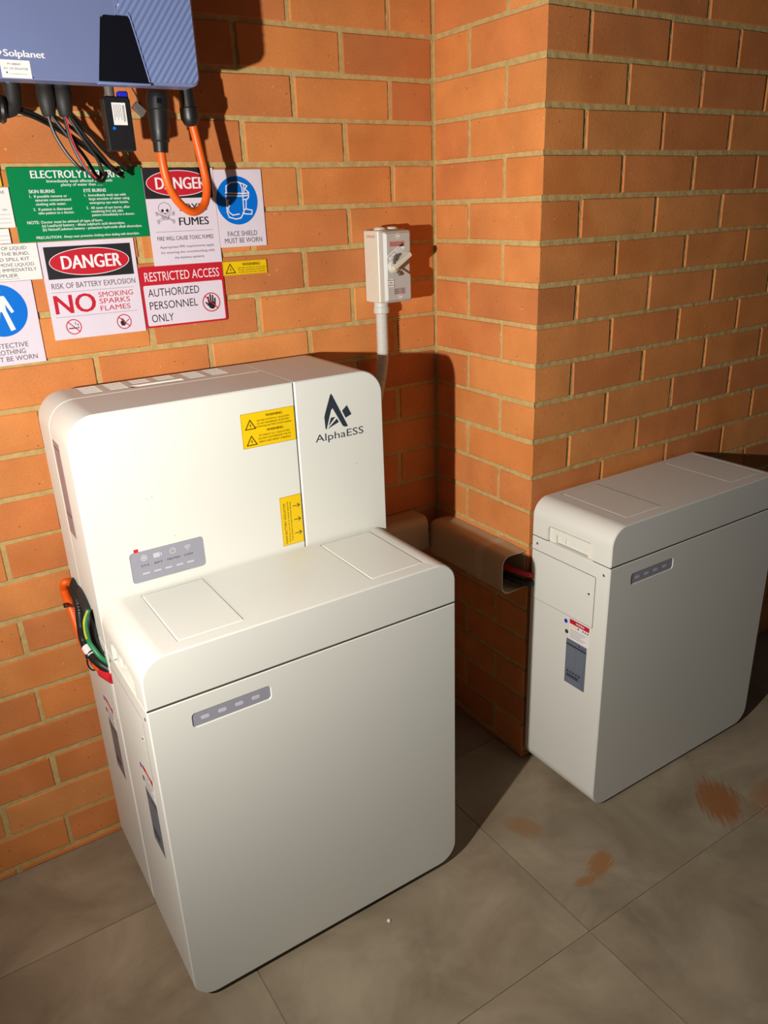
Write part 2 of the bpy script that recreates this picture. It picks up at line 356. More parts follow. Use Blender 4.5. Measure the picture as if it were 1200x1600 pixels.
for k in range(-6, 21):
    z1 = zline(k) - .005; z0 = zline(k + 1) + .005
    if k == 20: z0 = .0006
    ev = (k % 2 == 0)
    # back wall
    x = -.005; first = True
    while x > -2.28:
        L = .23 if (ev or not first) else .11
        first = False; put_brick(wa, max(x - L, -2.3), x, 0, TH, z0, z1); x -= L + .01
    # side wall and its outer corner bricks
    if ev:
        put_brick(wb, 0, .11, -D, -D + .23, z0, z1); put_brick(wb, 0, TH, -D + .24, -.004, z0, z1); x = .12
    else:
        put_brick(wb, 0, .23, -D, -D + .11, z0, z1); put_brick(wb, 0, TH, -D + .12, -.004, z0, z1); x = .24
    while x < 1.9:
        put_brick(wc, x, min(x + .23, 1.95), -D, -D + TH, z0, z1); x += .24
# floor
fl = link('floor', G().box(-2.6, 2.1, -3.0, .10, -.06, -.0030).mesh(), GROUT, None, False); fl['kind'] = 'structure'
xs = [-2.65 + .6 * i for i in range(0, 9)]; ys = [-3.176 + .583 * i for i in range(0, 6)] + [0.0]
for i in range(len(xs) - 1):
    for j in range(len(ys) - 1):
        x0, x1, y0, y1 = xs[i] + .0012, xs[i + 1] - .0012, ys[j] + .0012, ys[j + 1] - .0012
        if x0 > 0 and y0 > -D: continue
        if x0 > 0: y1 = min(y1, -D - .001)
        if x1 > M and y1 > -D and x0 < 0 and y0 > -D: x1 = -.001
        g = G()
        if x0 < 0 < x1 and y1 > -D > y0:
            g.box(x0, -.001, y0, y1, -.0032, 0); g.box(-.001, x1, y0, -D - .001, -.0032, 0)
        else: g.prism(x0, x1, y0, y1, .0006, 0, -.0032, .0004, 1) if False else g.box(x0, x1, y0, y1, -.0032, 0)
        o = link('floor_tile', g.mesh(((x0 + x1) / 2, (y0 + y1) / 2, 0)), TILE, fl, False); o.location = ((x0 + x1) / 2, (y0 + y1) / 2, random.uniform(-.0002, 0))

# ================================================================== BATTERY CABINETS
WD = .612
def battery(X0, yb, yf, dz, label, cover=True, cable_slot=False):
    X1 = X0 + WD; z = lambda v: v + dz
    th = thing('battery_cabinet', ((X0 + X1) / 2, (yb + yf) / 2, 0), label, 'battery', 'white floor-standing battery cabinets')
    Y = lambda v: yf + v
    # body, with a shallow recess for the indicator
    c = G().ext(rr(X0 + .070, X0 + .210, z(.608), z(.634), .006), XZ, yf + .003, yf + .001).ext2(rr(X0 + .070, X0 + .210, z(.608), z(.634), .006), rr(X0 + .065, X0 + .215, z(.603), z(.639), .011), XZ, yf + .0012, yf - .0038)
    if cable_slot: c.box(X0 - .01, X0 + .012, Y(.008), Y(.014), z(.50), z(.60))
    part('body', G().prism(X0, X1, z(.018), z(.6655), (.045, .045, .0022, .0022), yb, yf, .0022), WHITE, th, cutter=c)
    ip = part('indicator_panel', G().prism(X0 + .0705, X0 + .2095, z(.6085), z(.6335), .0055, yf + .004, yf + .0016, .0004), GREYP, th)
    for i in range(4):
        x = X0 + .092 + .0303 * i
        part('led_window', G().prism(x - .0075, x + .0075, z(.6172), z(.6242), .003, yf + .002, yf + .0013, .0002), LED, th, parent=ip)
    for fx in (X0 + .09, X1 - .09):
        for fy in (yb - .04, yf + .04):
            part('foot', G().lathe([(.018, 0), (.018, .004), (.012, .006), (.012, z(.0185))], (fx, fy, 0), (0, 0, 1), 14), BLACKM, th)
    part('plinth', G().box(X0 + .06, X1 - .06, yf + .020, yb - .02, .004, z(.0185)), BLACKM, th)
    n = -1
    # left side: screws, access door with keyhole, labels
    F = X0
    for v, zz in ((.222, .649), (.017, .645)):
        part('screw', G().lathe([(.0034, -.002), (.0034, .0002), (.0024, .0009)], (F, Y(v), z(zz)), (-1, 0, 0), 12), CHROME, th)
    dr = part('access_door', G().ext(rr(Y(.039), yb - .004, z(.505), z(.631), .002, 2), YZ, F - .0008, F + .0005), WHITE, th)
    part('door_gap', G().add([(F - .0002, a, b) for a, b in rr(Y(.0378), yb - .003, z(.5038), z(.6322), .003, 2)], [tuple(range(12))]), GAPM, th, False)
    kl = part('keyhole', G().lathe([(.0055, -.0005), (.0055, .0009), (.004, .0014), (.004, .0006)], (F, Y(.054), z(.585)), (-1, 0, 0), 18), WHITE2, th, parent=dr)
    part('lock_core', G().lathe([(.0024, 0), (.0024, .0019)], (F, Y(.054), z(.585)), (-1, 0, 0), 10), BLKD, th)
    lb = Pr((F, Y(.107), z(.501)), (0, -1, 0), (0, 0, 1), (-1, 0, 0))
    wl = part('warning_label', G().ext(rr(Y(.045), Y(.107), z(.447), z(.501), .001, 2), YZ, F - .0003, F + .0003), PAPER, th); lb.o.x -= .0003
    lb.rect(INKR, .001, .001, .061, .013); lb.text(INKW, 'WARNING', .020, .046, .007, .005, .02)
    for i in range(8):
        m = (YEL, YEL, YEL, INKGR, INKW, INKB, INKR, GREEN)[i]; x = .004 + i * .0072
        if i < 3: lb.poly(m, [(x, .0205), (x + .005, .0205), (x + .0025, .0155)])
        else: lb.ell(m, x + .0025, .018, .0024, .0024, n=12)
    for i in range(5): lb.line(INKG, [(.004, .028 + i * .0048), (.052 - (i % 3) * .007, .028 + i * .0048)], .0009)
    lb.build(th, wl, {'ink_white': 'lettering'})
    npl = part('nameplate', G().ext(rr(Y(.050), Y(.113), z(.327), z(.446), .001, 2), YZ, F - .0003, F + .0003), NPL, th, label='dark grey rating plate')
    q = Pr((F - .0003, Y(.113), z(.446)), (0, -1, 0), (0, 0, 1), (-1, 0, 0))
    q.rect(NPD, 0, .012, .063, .0155); q.poly(NPD, [(.037, .0085), (.040, .003), (.043, .0085)]); q.text(NPD, 'AlphaESS', .045, .060, .0065, .003)
    for i in range(12): q.line(LIGHTTXT, [(.004, .022 + i * .0048), (.026 + (i * 7 % 5) * .002, .022 + i * .0048)], .0007); q.line(LIGHTTXT, [(.034, .022 + i * .0048), (.052 + (i * 5 % 4) * .002, .022 + i * .0048)], .0007)
    for i in range(5): q.ell(NPD, .009 + i * .009, .086, .0028, .0028, n=10)
    for i in range(22): q.rect(NPD, .006 + i * .0017, .092, .0068 + i * .0017 + (i % 3) * .0003, .100)
    for i in range(3): q.line(LIGHTTXT, [(.004, .105 + i * .004), (.05, .105 + i * .004)], .0007)
    q.build(th, npl, {'ink_pale_grey': 'lettering'})
    for v, zz, m in ((.118, .488, DOTB), (.114, .462, DOTD)):
        part('dot_sticker' if m is DOTB else 'port_plug', G().lathe([(.0052, -.0003), (.0052, .0005)], (F, Y(v), z(zz)), (-1, 0, 0), 18), m, th)
    if cover:
        # groove round each lid, and the handle notch in the left end
        c = G()
        for a0, a1 in ((.075, .188), (.442, .556)):
            c.ext2(rr(X0 + a0 - .0024, X0 + a1 + .0024, Y(.0298), Y(.2242), .001, 1), rr(X0 + a0 - .0198, X0 + a1 + .0198, Y(.0122), Y(.2418), .001, 1), XY, z(.7552), z(.7732))
        hy0, hy1 = Y(.052), Y(.190)
        c.ext(rr(hy0, hy1, z(.655), z(.706), (.0005, .0005, .012, .012), 5), YZ, F - .02, F + .012)
        part('top_cover', G().prism(X0, X1, z(.6675), z(.757), (.001, .001, .042, .042), yb, yf, .0022, 12), WHITE, th, cutter=c)
        for a0, a1 in ((.075, .188), (.442, .556)):
            part('lid', G().ext(rr(X0 + a0, X0 + a1, Y(.032), Y(.222), .0015, 2), XY, z(.754), z(.7558)).ext2(rr(X0 + a0, X0 + a1, Y(.032), Y(.222), .0015, 2), rr(X0 + a0 + .0014, X0 + a1 - .0014, Y(.0334), Y(.2206), .0015, 2), XY, z(.7558), z(.7570)), WHITE, th)
        part('cover_gasket', G().box(X0 + .0012, X1 - .0012, yf + .0012, yb - .0012, z(.6650), z(.6680)), GAPM, th, cutter=G().box(F - .02, F + .05, hy0 - .001, hy1 + .001, z(.66), z(.70)))
        hc = G().box(F - .02, F + .06, Y(.071), Y(.168), z(.660), z(.6875))
        hf = part('handle_recess', G().box(F + .0060, F + .0115, hy0 + .001, hy1 - .001, z(.6658), z(.7), .0008), WHITE2, th, cutter=hc)
        g = G().box(F + .034, F + .036, Y(.071), Y(.168), z(.668), z(.687)); g.box(F + .011, F + .036, Y(.0665), Y(.071), z(.665), z(.69)); g.box(F + .011, F + .036, Y(.168), Y(.1725), z(.665), z(.69))
        g.box(F + .014, F + .024, Y(.080), Y(.140), z(.681), z(.687)); g.box(F + .008, F + .020, Y(.140), Y(.150), z(.672), z(.687))
        part('carry_handle', g, WHITE2, th, parent=hf)
    return th
bf = battery(-.975, -.308, -.545, 0, 'white battery cabinet in front of the stacked unit, nearest to the camera')
br = battery(.003, -.372, -.612, -.010, 'separate white battery cabinet on the right, standing against the right-hand brick wall')
brr = battery(-.975, -.052, -.296, 0, 'white battery cabinet under the hybrid unit, hidden behind the front cabinet', cover=False, cable_slot=True)
br['group'] = bf['group']

# ================================================================== HYBRID UNIT ON THE REAR BATTERY
X0, X1, YB, YF, ZB, ZTp = -.975, -.363, -.062, -.305, .6675, 1.092
inv = thing('hybrid_inverter', ((X0 + X1) / 2, (YB + YF) / 2, ZB), 'large white inverter unit with warning stickers and logo, atop the rear battery cabinet', 'inverter')
c = G().box(X0 - .01, X0 + .05, -.16, YB + .01, .66, .715)
for a in (-.903, -.855, -.806, -.757, -.702, -.655):
    n = 3 if a in (-.806, -.757) else 5
    for i in range(n): c.ext(rr(a, a + .037, -.0775 - i * .0135, -.0705 - i * .0135, .002, 2), XY, ZTp - .005, ZTp + .01)
c.box(-.815, -.712, -.140, -.120, ZTp - .012, ZTp + .01)
part('rear_shell', G().prism(X0, -.5605, ZB, ZTp, (.001, .001, .0005, .05), YB, -.1592, .0015, 12), WHITE, inv, cutter=c)
cf = G().prism(-.908, -.770, .774, .834, .007, YF + .002, YF - .01, .0004)
fc = part('front_cover', G().prism(X0, -.5605, ZB, ZTp, (.001, .001, .0005, .05), -.1606, YF, .0022, 12), WHITE, inv, cutter=cf)
part('right_cover', G().prism(-.5585, X1, ZB, ZTp, (.001, .001, .05, .0005), YB, YF, .0022, 12), WHITE, inv)
part('inner_frame', G().box(X0 + .05, X1 - .06, YF + .004, YB - .004, ZB + .01, ZTp - .055).box(-.60, -.50, YF + .003, YB - .003, ZB + .002, ZTp - .0035), GAPM, inv)
dp = part('display_panel', G().prism(-.9075, -.7705, .7745, .8335, .0065, YF + .003, YF + .0008, .0004), GREYP, inv, label='grey status panel')
p = Pr((-.9075, YF + .0008, .8335), (1, 0, 0), (0, 0, 1), (0, -1, 0))
for i, (t, a, w) in enumerate((('SYS', .0175, .015), ('BAT', .0425, .015), ('METER', .066, .024), ('COM', .098, .016))): p.text(INKK, t, a, a + w, .0285, .0036, .01)
for i in range(5): p.rect(LED, .0185 + i * .0208, .0425, .0315 + i * .0208, .0455)
p.ring(LED, .025, .0135, .0058, .0058, .0016); p.ell(LED, .025, .0135, .0025, .0025)
p.poly(LED, [(.042, .0095), (.054, .0095), (.054, .0185), (.042, .0185)]); p.rect(LED, .0555, .011, .0575, .017)
p.ring(LED, .078, .0135, .0058, .0058, .0014); p.line(LED, [(.078, .0135), (.081, .0105)], .001)
for r in (.0035, .006, .0085):
    p.line(LED, [(.106 + r * math.sin(a), .0185 - r * math.cos(a)) for a in (-.75, -.4, 0, .4, .75)], .0012)
p.ell(LED, .106, .0185, .0012, .0012); p.build(inv, dp, {'ink_black': 'lettering', 'led_window': 'light_icons'})
part('red_tab', G().box(-.899, -.891, YF - .0004, YF + .001, .8335, .840), REDM, inv)
# logo
lg = Pr((-.521, YF, 1.058), (1, 0, 0), (0, 0, 1), (0, -1, 0))
def L(pts): return [((x - 120) / 760 * .110, (y - 170) / 455 * .066) for x, y in pts]
sh = lambda pts: [(x, y + (x - 400) * .215) for x, y in pts]   # undo the photo's slope
lg.poly(NAVY, L(sh([(385, 185), (400, 170), (418, 190), (450, 255), (410, 368), (385, 400), (300, 668), (283, 660), (276, 500), (290, 450)])))
lg.poly(NAVY, L(sh([(400, 170), (418, 190), (634, 600), (625, 612), (575, 618), (550, 600), (410, 368), (385, 300)])))
lg.poly(NAVY, L(sh([(555, 395), (635, 312), (702, 435), (605, 492)])))
lg.poly(NAVY, L(sh([(378, 500), (448, 486), (330, 625)]))); lg.poly(NAVY, L(sh([(468, 508), (497, 555), (312, 665)])))
lg.build(inv, None, {'logo_slate': 'logo_emblem'})
lg.d = {}; lg.text(NAVY, 'AlphaESS', 0, .110, .084, .0145, .004); lg.build(inv, None, {'logo_slate': 'brand_lettering'})
# stickers
st = part('warning_sticker', G().box(-.672, -.5625, YF - .0003, YF + .0005, .982, 1.048), YEL, inv, False, 'yellow sticker with two WARNING notices')
q = Pr((-.672, YF - .0003, 1.048), (1, 0, 0), (0, 0, 1), (0, -1, 0))
q.line(INKBR, [(.0004, .0004), (.1091, .0004), (.1091, .0656), (.0004, .0656)], .0005, close=True)
def hazard(q, m, cx, cy, w):
    h = w * .85; q.line(m, [(cx - w / 2, cy + h / 2), (cx + w / 2, cy + h / 2), (cx, cy - h / 2)], w * .09, close=True)
    q.poly(m, [(cx + w * .07, cy - h * .18), (cx - w * .12, cy + h * .16), (cx + w * .02, cy + h * .12), (cx - w * .02, cy + h * .42), (cx + w * .12, cy + h * .06), (cx, cy + h * .08)])
hazard(q, INKBR, .018, .0215, .020); hazard(q, INKBR, .018, .052, .020)
for t, a, b, y, cp, bo in (('WARNING', .050, .084, .0085, .0048, .03), ('BATTERY SYSTEM D.C. ISOLATORS', .032, .098, .0165, .0032, .01), ('DO NOT DE-ENERGISE THE BATTERY', .032, .098, .0222, .0032, .01), ('SYSTEM AND BATTERY SYSTEM CABLING', .028, .102, .0280, .0032, .01),
    ('WARNING', .050, .084, .0365, .0048, .03), ('PV ARRAY D.C. ISOLATORS', .034, .097, .0450, .0032, .01), ('DO NOT DE-ENERGISE THE PV', .032, .099, .0510, .0034, .01), ('ARRAY AND ARRAY CABLINGS', .032, .098, .0572, .0034, .01)): q.text(INKBR, t, a, b, y, cp, bo)
q.build(inv, st, {'ink_brown': 'lettering'})
st = part('isolator_sticker', G().box(-.609, -.5625, YF - .0003, YF + .0005, .768, .871), YEL, inv, False, 'tall yellow sticker with three arrows')
q = Pr((-.609, YF - .0003, .768), (0, 0, 1), (-1, 0, 0), (0, -1, 0))
q.line(INKBR, [(.0004, .0004), (.1026, .0004), (.1026, .0461), (.0004, .0461)], .0005, close=True)
q.text(INKBR, 'MAIN BATTERY ISOLATOR', .004, .090, .0085, .0048, .01); q.text(INKBR, 'Pull down and out to isolate batteries', .006, .092, .0155, .0032, .01); q.text(INKBR, 'if safe shutdown procedure has been followed', .008, .090, .0212, .0032, .01)
for z in (.019, .048, .077):
    q.line(INKBR, [(z + .003, .028), (z + .003, .042)], .0014); q.line(INKBR, [(z - .001, .0375), (z + .003, .042), (z + .007, .0375)], .0014)
q.build(inv, st, {'ink_brown': 'lettering'})
# rating plate on the left side
npl = part('nameplate', G().ext(rr(-.222, -.172, .852, 1.030, .001, 2), YZ, X0 - .0003, X0 + .0003), mat('plate_mauve', (150, 128, 132), .4, .06, 200), inv, label='greyish rating plate on the side')
q = Pr((X0 - .0003, -.172, 1.030), (0, -1, 0), (0, 0, 1), (-1, 0, 0)); q.rect(NPD, 0, .011, .050, .013)
for i in range(26): q.line(LIGHTTXT, [(.004, .020 + i * .0058), (.040 - (i * 7 % 5) * .003, .020 + i * .0058)], .0008)
q.rect(NPD, .004, .135, .044, .139); q.build(inv, npl, {'ink_pale_grey': 'lettering'})
for x, zz in ((-.852, .930), (-.862, .928), (-.486, 1.032), (-.821, .848), (-.43, .905)):
    part('scuff', G().lathe([(.0008, -.0002), (.0007, .0002)], (x, YF, zz), (0, -1, 0), 8), INKG, inv)
part('latch_handle', G().box(-.813, -.714, -.1395, -.1355, ZTp - .011, ZTp - .001), WHITE2, inv)

# ================================================================== WALL INVERTER, TOP LEFT
so = thing('string_inverter', (-.88, -.1, 1.62), 'blue wall-mounted solar inverter with ribbed right panel and black display', 'inverter')
SX0, SX1, SZ0, SZ1, SY = -1.17, -.636, 1.592, 2.02, -.2
part('chassis', G().prism(SX0 + .02, SX1 - .012, SZ0 + .040, SZ1 - .02, (.02, .02, .02, .02), -.025, SY + .02, .003), BLUE, so)
part('wall_bracket', G().box(-1.05, -.75, -.03, -.0015, 1.70, 1.95), CHROME, so)
part('front_cover', G().prism(SX0, SX1, SZ0, SZ1, (.016, .016, .016, .016), SY + .045, SY + .0015, .004), BLUE, so)
# left face plate / seam / ribbed panel with real ridges, split along the slanting seam
def seamx(z): return -.7635 + (z - 1.683) * .02 if z > 1.683 else -.7475 + (1.683 - z) * .26
part('face_plate', G().ext([(SX0 + .004, SZ0 + .006), (-.807, SZ0 + .002), (-.7905, 1.684), (-.7655, 1.684), (-.7665, SZ1 - .005), (SX0 + .004, SZ1 - .005)], XZ, SY + .002, SY - .0006), BLUE, so, False)
g = G(); zt = SZ1 - .006; zb_ = SZ0 + .004
for za, zc, nx, nz in ((zb_, 1.6880, 120, 100), (1.6880, zt, 135, 330)):
    vs = []
    for i in range(nx + 1):
        for j in range(nz + 1):
            z = za + (zc - za) * j / nz; xa = (-.7640 if za > 1.68 else seamx(min(z, 1.6829)) + .0015); xb = SX1 - .004
            if z < zb_ + .012: xb -= .012 - math.sqrt(max(0, .012 ** 2 - (.012 - (z - zb_)) ** 2))
            x = xa + (xb - xa) * i / nx
            ph = ((x - z * .75) / .0105) % 1.0; h = .0016 * (1 - abs(2 * ph - 1)) if 0 < i < nx else 0
            vs.append((x, SY - .0002 - h, z))
    g.add(vs, [(i * (nz + 1) + j, (i + 1) * (nz + 1) + j, (i + 1) * (nz + 1) + j + 1, i * (nz + 1) + j + 1) for i in range(nx) for j in range(nz)])
rp = part('ribbed_panel', g, BLUER, so, False)
part('panel_seam', G().tube([(-.7650, SY - .001, 1.688), (-.7652, SY - .001, 1.75), (-.7660, SY - .001, 2.012)], .0008, 6, 3), BLUER, so)
ds = part('display', G().ext([(-.8055, 1.5935), (-.7270, 1.5935), (-.7455, 1.682), (-.7495, 1.6855), (-.7860, 1.6855), (-.7895, 1.682)], XZ, SY + .002, SY - .0024), BLKD, so, False, 'black trapezoid display')
part('display_trim', G().tube([(-.7480, SY - .0018, 1.6865), (-.7440, SY - .0018, 1.684), (-.7250, SY - .0018, 1.595)], .0012, 6, 4), BLUER, so)
part('display_lip', G().box(-.808, -.724, SY - .004, SY + .01, 1.5895, 1.5935, .001), BLUER, so)
q = Pr((-.941, SY - .0006, 1.636), (1, 0, 0), (0, 0, 1), (0, -1, 0)); q.text(INKW, 'Solplanet', .000, .058, .0105, .0088, .045)
q.poly(INKW, [(-.013, .010), (-.007, .004), (-.002, .010), (-.007, .016)]); q.text(INKW, 'g', .180, .184, -.066, .004, .02); q.build(so, None, {'ink_white': 'logo'})
stk = part('paper_label', G().box(-.9485, -.9065, SY - .0012, SY, 1.5925, 1.6165), PAPER, so, False, 'small white paper label')
q = Pr((-.9485, SY - .0012, 1.6165), (1, 0, 0), (0, 0, 1), (0, -1, 0)); q.text(INKG, 'PV ARRAY', .010, .029, .0055, .0028); q.text(INKG, 'D.C. DC ISOLATOR', .004, .038, .0115, .0028)
q.poly(INKK, [(.006, .018), (.009, .018), (.0075, .015)]); q.line(INKG, [(.011, .0185), (.036, .0185)], .0004); q.build(so, stk, {'ink_grey': 'lettering'})
part('round_knob', G().lathe([(.004, 0), (.004, .008), (.003, .009)], (-.630, -.16, 1.604), (0, -1, 0), 14), BLACK, so)
# sockets on the underside
for x, y, r in ((-.872, -.10, .013), (-.845, -.10, .013), (-.686, -.125, .014), (-.621, -.085, .013), (-.772, -.125, .007), (-.920, -.09, .014), (-.752, -.125, .006)):
    part('socket', G().lathe([(r, 0), (r, .034), (r * .9, .036)], (x, y, 1.634), (0, 0, -1), 16), BLACK if r != .006 else DOTB, so)

# data stick
dl = thing('data_logger', (-.765, -.13, 1.54), 'black data stick with white label and blue light hanging under blue inverter', 'data logger')
part('stick_body', G().prism(-.788, -.7425, 1.4975, 1.581, (.003, .003, .006, .006), -.115, -.138, .002), BLACK, dl)
part('stick_plug', G().lathe([(.008, 0), (.008, .026)], (-.772, -.126, 1.573), (0, 0, 1), 14), LOGGREY, dl)
part('blue_collar', G().box(-.760, -.743, -.134, -.120, 1.575, 1.590, .002), DOTB, dl)
sl = part('label_sticker', G().box(-.775, -.752, -.1384, -.137, 1.5375, 1.5715), PAPER, dl, False)
q = Pr((-.775, -.1384, 1.5715), (1, 0, 0), (0, 0, 1), (0, -1, 0))
for i in range(5): q.line(INKG, [(.003 + i * .0028, .003), (.003 + i * .0028, .026 - (i % 2) * .004)], .0006)
for i in range(12): q.rect(INKK, .017, .004 + i * .0021, .021, .005 + i * .0021)
q.build(dl, sl)
part('status_light', G().lathe([(.0028, 0), (.0024, .0012)], (-.7755, -.138, 1.5325), (0, -1, 0), 14), mat('led_blue', (0, 110, 230), .3), dl)
dc = thing('dust_cap', (-.73, -.13, 1.565), 'small grey rubber cap dangling beside the data stick', 'cap')
capg = G().box(-.011, .011, -.005, .005, -.0065, .0065, .001); mt = Matrix.Rotation(.75, 4, 'Y')
capg.v = [tuple(mt @ Vector(v) + Vector((-.727, -.132, 1.563))) for v in capg.v]
part('cap', capg, LOGGREY, dc); part('strap', G().tube([(-.722, -.131, 1.569), (-.730, -.128, 1.590), (-.738, -.125, 1.606)], .0011, 6, 4), BLACK, dc)

# heavy orange cable looping between two black glands
oc = thing('orange_power_cable', (-.66, -.1, 1.5), 'thick orange cable looping below the blue inverter between black connectors', 'cable')
part('cable', G().tube([(-.696, -.125, 1.512), (-.6945, -.125, 1.47), (-.686, -.122, 1.435), (-.667, -.116, 1.408), (-.642, -.108, 1.396), (-.616, -.098, 1.408), (-.604, -.090, 1.440), (-.606, -.086, 1.480), (-.617, -.085, 1.550)], .0077, 14, 10), ORANGE, oc)
part('connector', G().lathe([(.0165, 0), (.0185, .003), (.0205, .012), (.0205, .028), (.0185, .030), (.0178, .060), (.0158, .064), (.0158, .078), (.0135, .080), (.0125, .096), (.0075, .097)], (-.688, -.125, 1.592), (-.08, 0, -1), 24), BLACK, oc)
part('connector_window', G().box(-.698, -.691, -.1465, -.144, 1.572, 1.580), BLKD, oc)
part('gland', G().lathe([(.014, 0), (.015, .028), (.0175, .030), (.0175, .046), (.0125, .056), (.0075, .060)], (-.620, -.085, 1.602), (.02, 0, -1), 12), BLACK, oc)

# thin DC leads, in two boots and one elbow
def lead_set(name, boot, paths, label, red=()):
    t = thing(name, (boot[0], boot[1], boot[2] - .05), label, 'cable', 'thin black leads under the blue inverter')
    part('boot', G().lathe([(.0135, 0), (.0135, .012), (.0150, .014), (.0140, .032), (.0105, .050), (.0085, .052)], boot, (-.02, 0, -1), 18), BLACKM, t)
    for i, pth in enumerate(paths): part('lead', G().tube(pth, .0030, 8, 10), BLACK, t)
    for pth in red: part('red_lead', G().tube(pth, .0012, 6, 10), REDM, t, label='thin red stripe lead')
b1, b2 = (-.869, -.10, 1.604), (-.842, -.10, 1.604)
lead_set('solar_lead', b1, [[(-.872, -.10, 1.556), (-.866, -.100, 1.525), (-.852, -.102, 1.495), (-.836, -.104, 1.474), (-.826, -.100, 1.470)],
    [(-.868, -.10, 1.556), (-.846, -.098, 1.525), (-.822, -.094, 1.492), (-.806, -.090, 1.462), (-.797, -.085, 1.460), (-.792, -.075, 1.480)],
    [(-.866, -.098, 1.556), (-.832, -.088, 1.535), (-.797, -.075, 1.505), (-.770, -.060, 1.478), (-.752, -.050, 1.470)]],
    'leftmost bundle of thin black leads in a rubber boot under the blue inverter')
lead_set('solar_lead', b2, [[(-.846, -.10, 1.556), (-.842, -.102, 1.515), (-.828, -.104, 1.476), (-.812, -.104, 1.456), (-.798, -.100, 1.452), (-.788, -.09, 1.466)],
    [(-.841, -.10, 1.556), (-.820, -.095, 1.520), (-.800, -.088, 1.490), (-.790, -.080, 1.462), (-.782, -.070, 1.464)],
    [(-.838, -.098, 1.556), (-.805, -.085, 1.530), (-.775, -.068, 1.502), (-.748, -.052, 1.480), (-.738, -.045, 1.474)],
    [(-.838, -.10, 1.556), (-.812, -.092, 1.520), (-.785, -.080, 1.490), (-.765, -.066, 1.468), (-.755, -.055, 1.476)]],
    'bundle of thin black leads with one red stripe, second boot under blue inverter',
    [[(-.845, -.1055, 1.556), (-.840, -.1065, 1.515), (-.826, -.108, 1.476), (-.811, -.108, 1.456)]])
t = thing('elbow_lead', (-.925, -.09, 1.58), 'black elbow connector with two leads at the left end of the blue inverter', 'cable')
part('elbow', G().tube([(-.918, -.09, 1.606), (-.919, -.09, 1.585), (-.924, -.09, 1.566), (-.946, -.09, 1.560)], .0135, 16, 8), BLACKM, t)
part('collar', G().lathe([(.020, 0), (.022, .004), (.020, .008), (.022, .012), (.018, .016)], (-.936, -.09, 1.562), (-1, 0, .05), 20), BLACK, t)
part('white_end', G().lathe([(.019, 0), (.019, .05)], (-.952, -.09, 1.563), (-1, 0, .05), 20), INKW, t)
for dz in (0, .006): part('lead', G().tube([(-.915, -.086, 1.566 - dz), (-.885, -.078, 1.556 - dz), (-.855, -.066, 1.542 - dz), (-.81, -.052, 1.515 - dz), (-.762, -.040, 1.478 - dz), (-.742, -.036, 1.466 - dz)], .0030, 8, 10), BLACK, t)

# ================================================================== SIGNS
def sign(x0, x1, z0, z1, m, label, yo=0.0, r=.0008, name='sign', cat='sign'):
    th = thing(name, ((x0 + x1) / 2, -.0015, z0), label, cat)
    part('plate', G().prism(x0, x1, z0, z1, (r,) * 4, -.0012 - yo, -.0032 - yo, .0003, 4), m, th, False)
    return th, Pr((x0, -.0032 - yo, z1), (1, 0, 0), (0, 0, 1), (0, -1, 0))
NM = {'ink_black': 'lettering', 'ink_grey': 'lettering', 'ink_red': 'red_print', 'ink_white': 'white_print', 'ink_blue': 'blue_disc', 'ink_brown': 'lettering', 'sign_white': 'pale_symbol'}
def danger(q, a0, b0, a1, b1, t0, t1, cap):
    q.rect(INKK, a0, b0, a1, b1); ca, cb = (a0 + a1) / 2, (b0 + b1) / 2; ra, rb = (a1 - a0) / 2 * .93, (b1 - b0) / 2 * .86
    q.ell(INKW, ca, cb, ra, rb, .00016, 56); q.ell(INKR, ca, cb, ra - .0012, rb - .0012, .0002, 56); q.text(INKW, 'DANGER', t0, t1, cb, cap, .035, .00026)
# electrolyte burns
th, q = sign(-.938, -.6985, 1.3545, 1.480, INKGR, 'green electrolyte burns first aid sign with white text, below blue inverter')
w, h = .2395, .1255
for t, u0, u1, v, cp, bo in (('ELECTROLYTE BURNS', .165, .855, .095, .0125, .035), ('Immediately wash affected areas with', .27, .76, .185, .0046, .02), ('plenty of water than ......', .37, .68, .235, .0046, .02),
    ('SKIN BURNS', .13, .315, .32, .0056, .025), ('EYE BURNS', .53, .70, .32, .0056, .025), ('1.  If possible remove or', .13, .40, .385, .0044, .02), ('saturate contaminated', .165, .425, .435, .0044, .02), ('clothing with water.', .165, .385, .49, .0044, .02),
    ('2.  If patient is distressed', .14, .42, .56, .0044, .02), ('take patient to a doctor.', .17, .435, .61, .0044, .02), ('1.  Immediately wash eye with', .53, .85, .385, .0044, .02), ('large amounts of water using', .56, .875, .435, .0044, .02), ('emergency eye wash bottle.', .56, .865, .49, .0044, .02),
    ('2.  All cases of eye burns, after', .53, .87, .56, .0044, .02), ('rendering first aid, take', .565, .81, .61, .0044, .02), ('patient immediately to a doctor.', .565, .90, .66, .0044, .02), ('NOTE:', .08, .165, .735, .0052, .02), ('Doctor must be advised of type of burn.', .18, .64, .735, .0044, .02),
    ('(a) Lead/acid battery - dilute sulphuric acid electrolyte.', .18, .81, .785, .0044, .02), ('(b) Nickel/Cadmium battery - potassium hydroxide alkali electrolyte.', .18, .945, .838, .0044, .02), ('PRECAUTION:', .125, .31, .945, .0046, .02), ('Always wear protective clothing when dealing with electrolyte.', .325, .915, .945, .0042, .02)):
    q.text(INKW, t, u0 * w, u1 * w, v * h, cp, bo)
q.build(th, None, {'ink_white': 'lettering'})
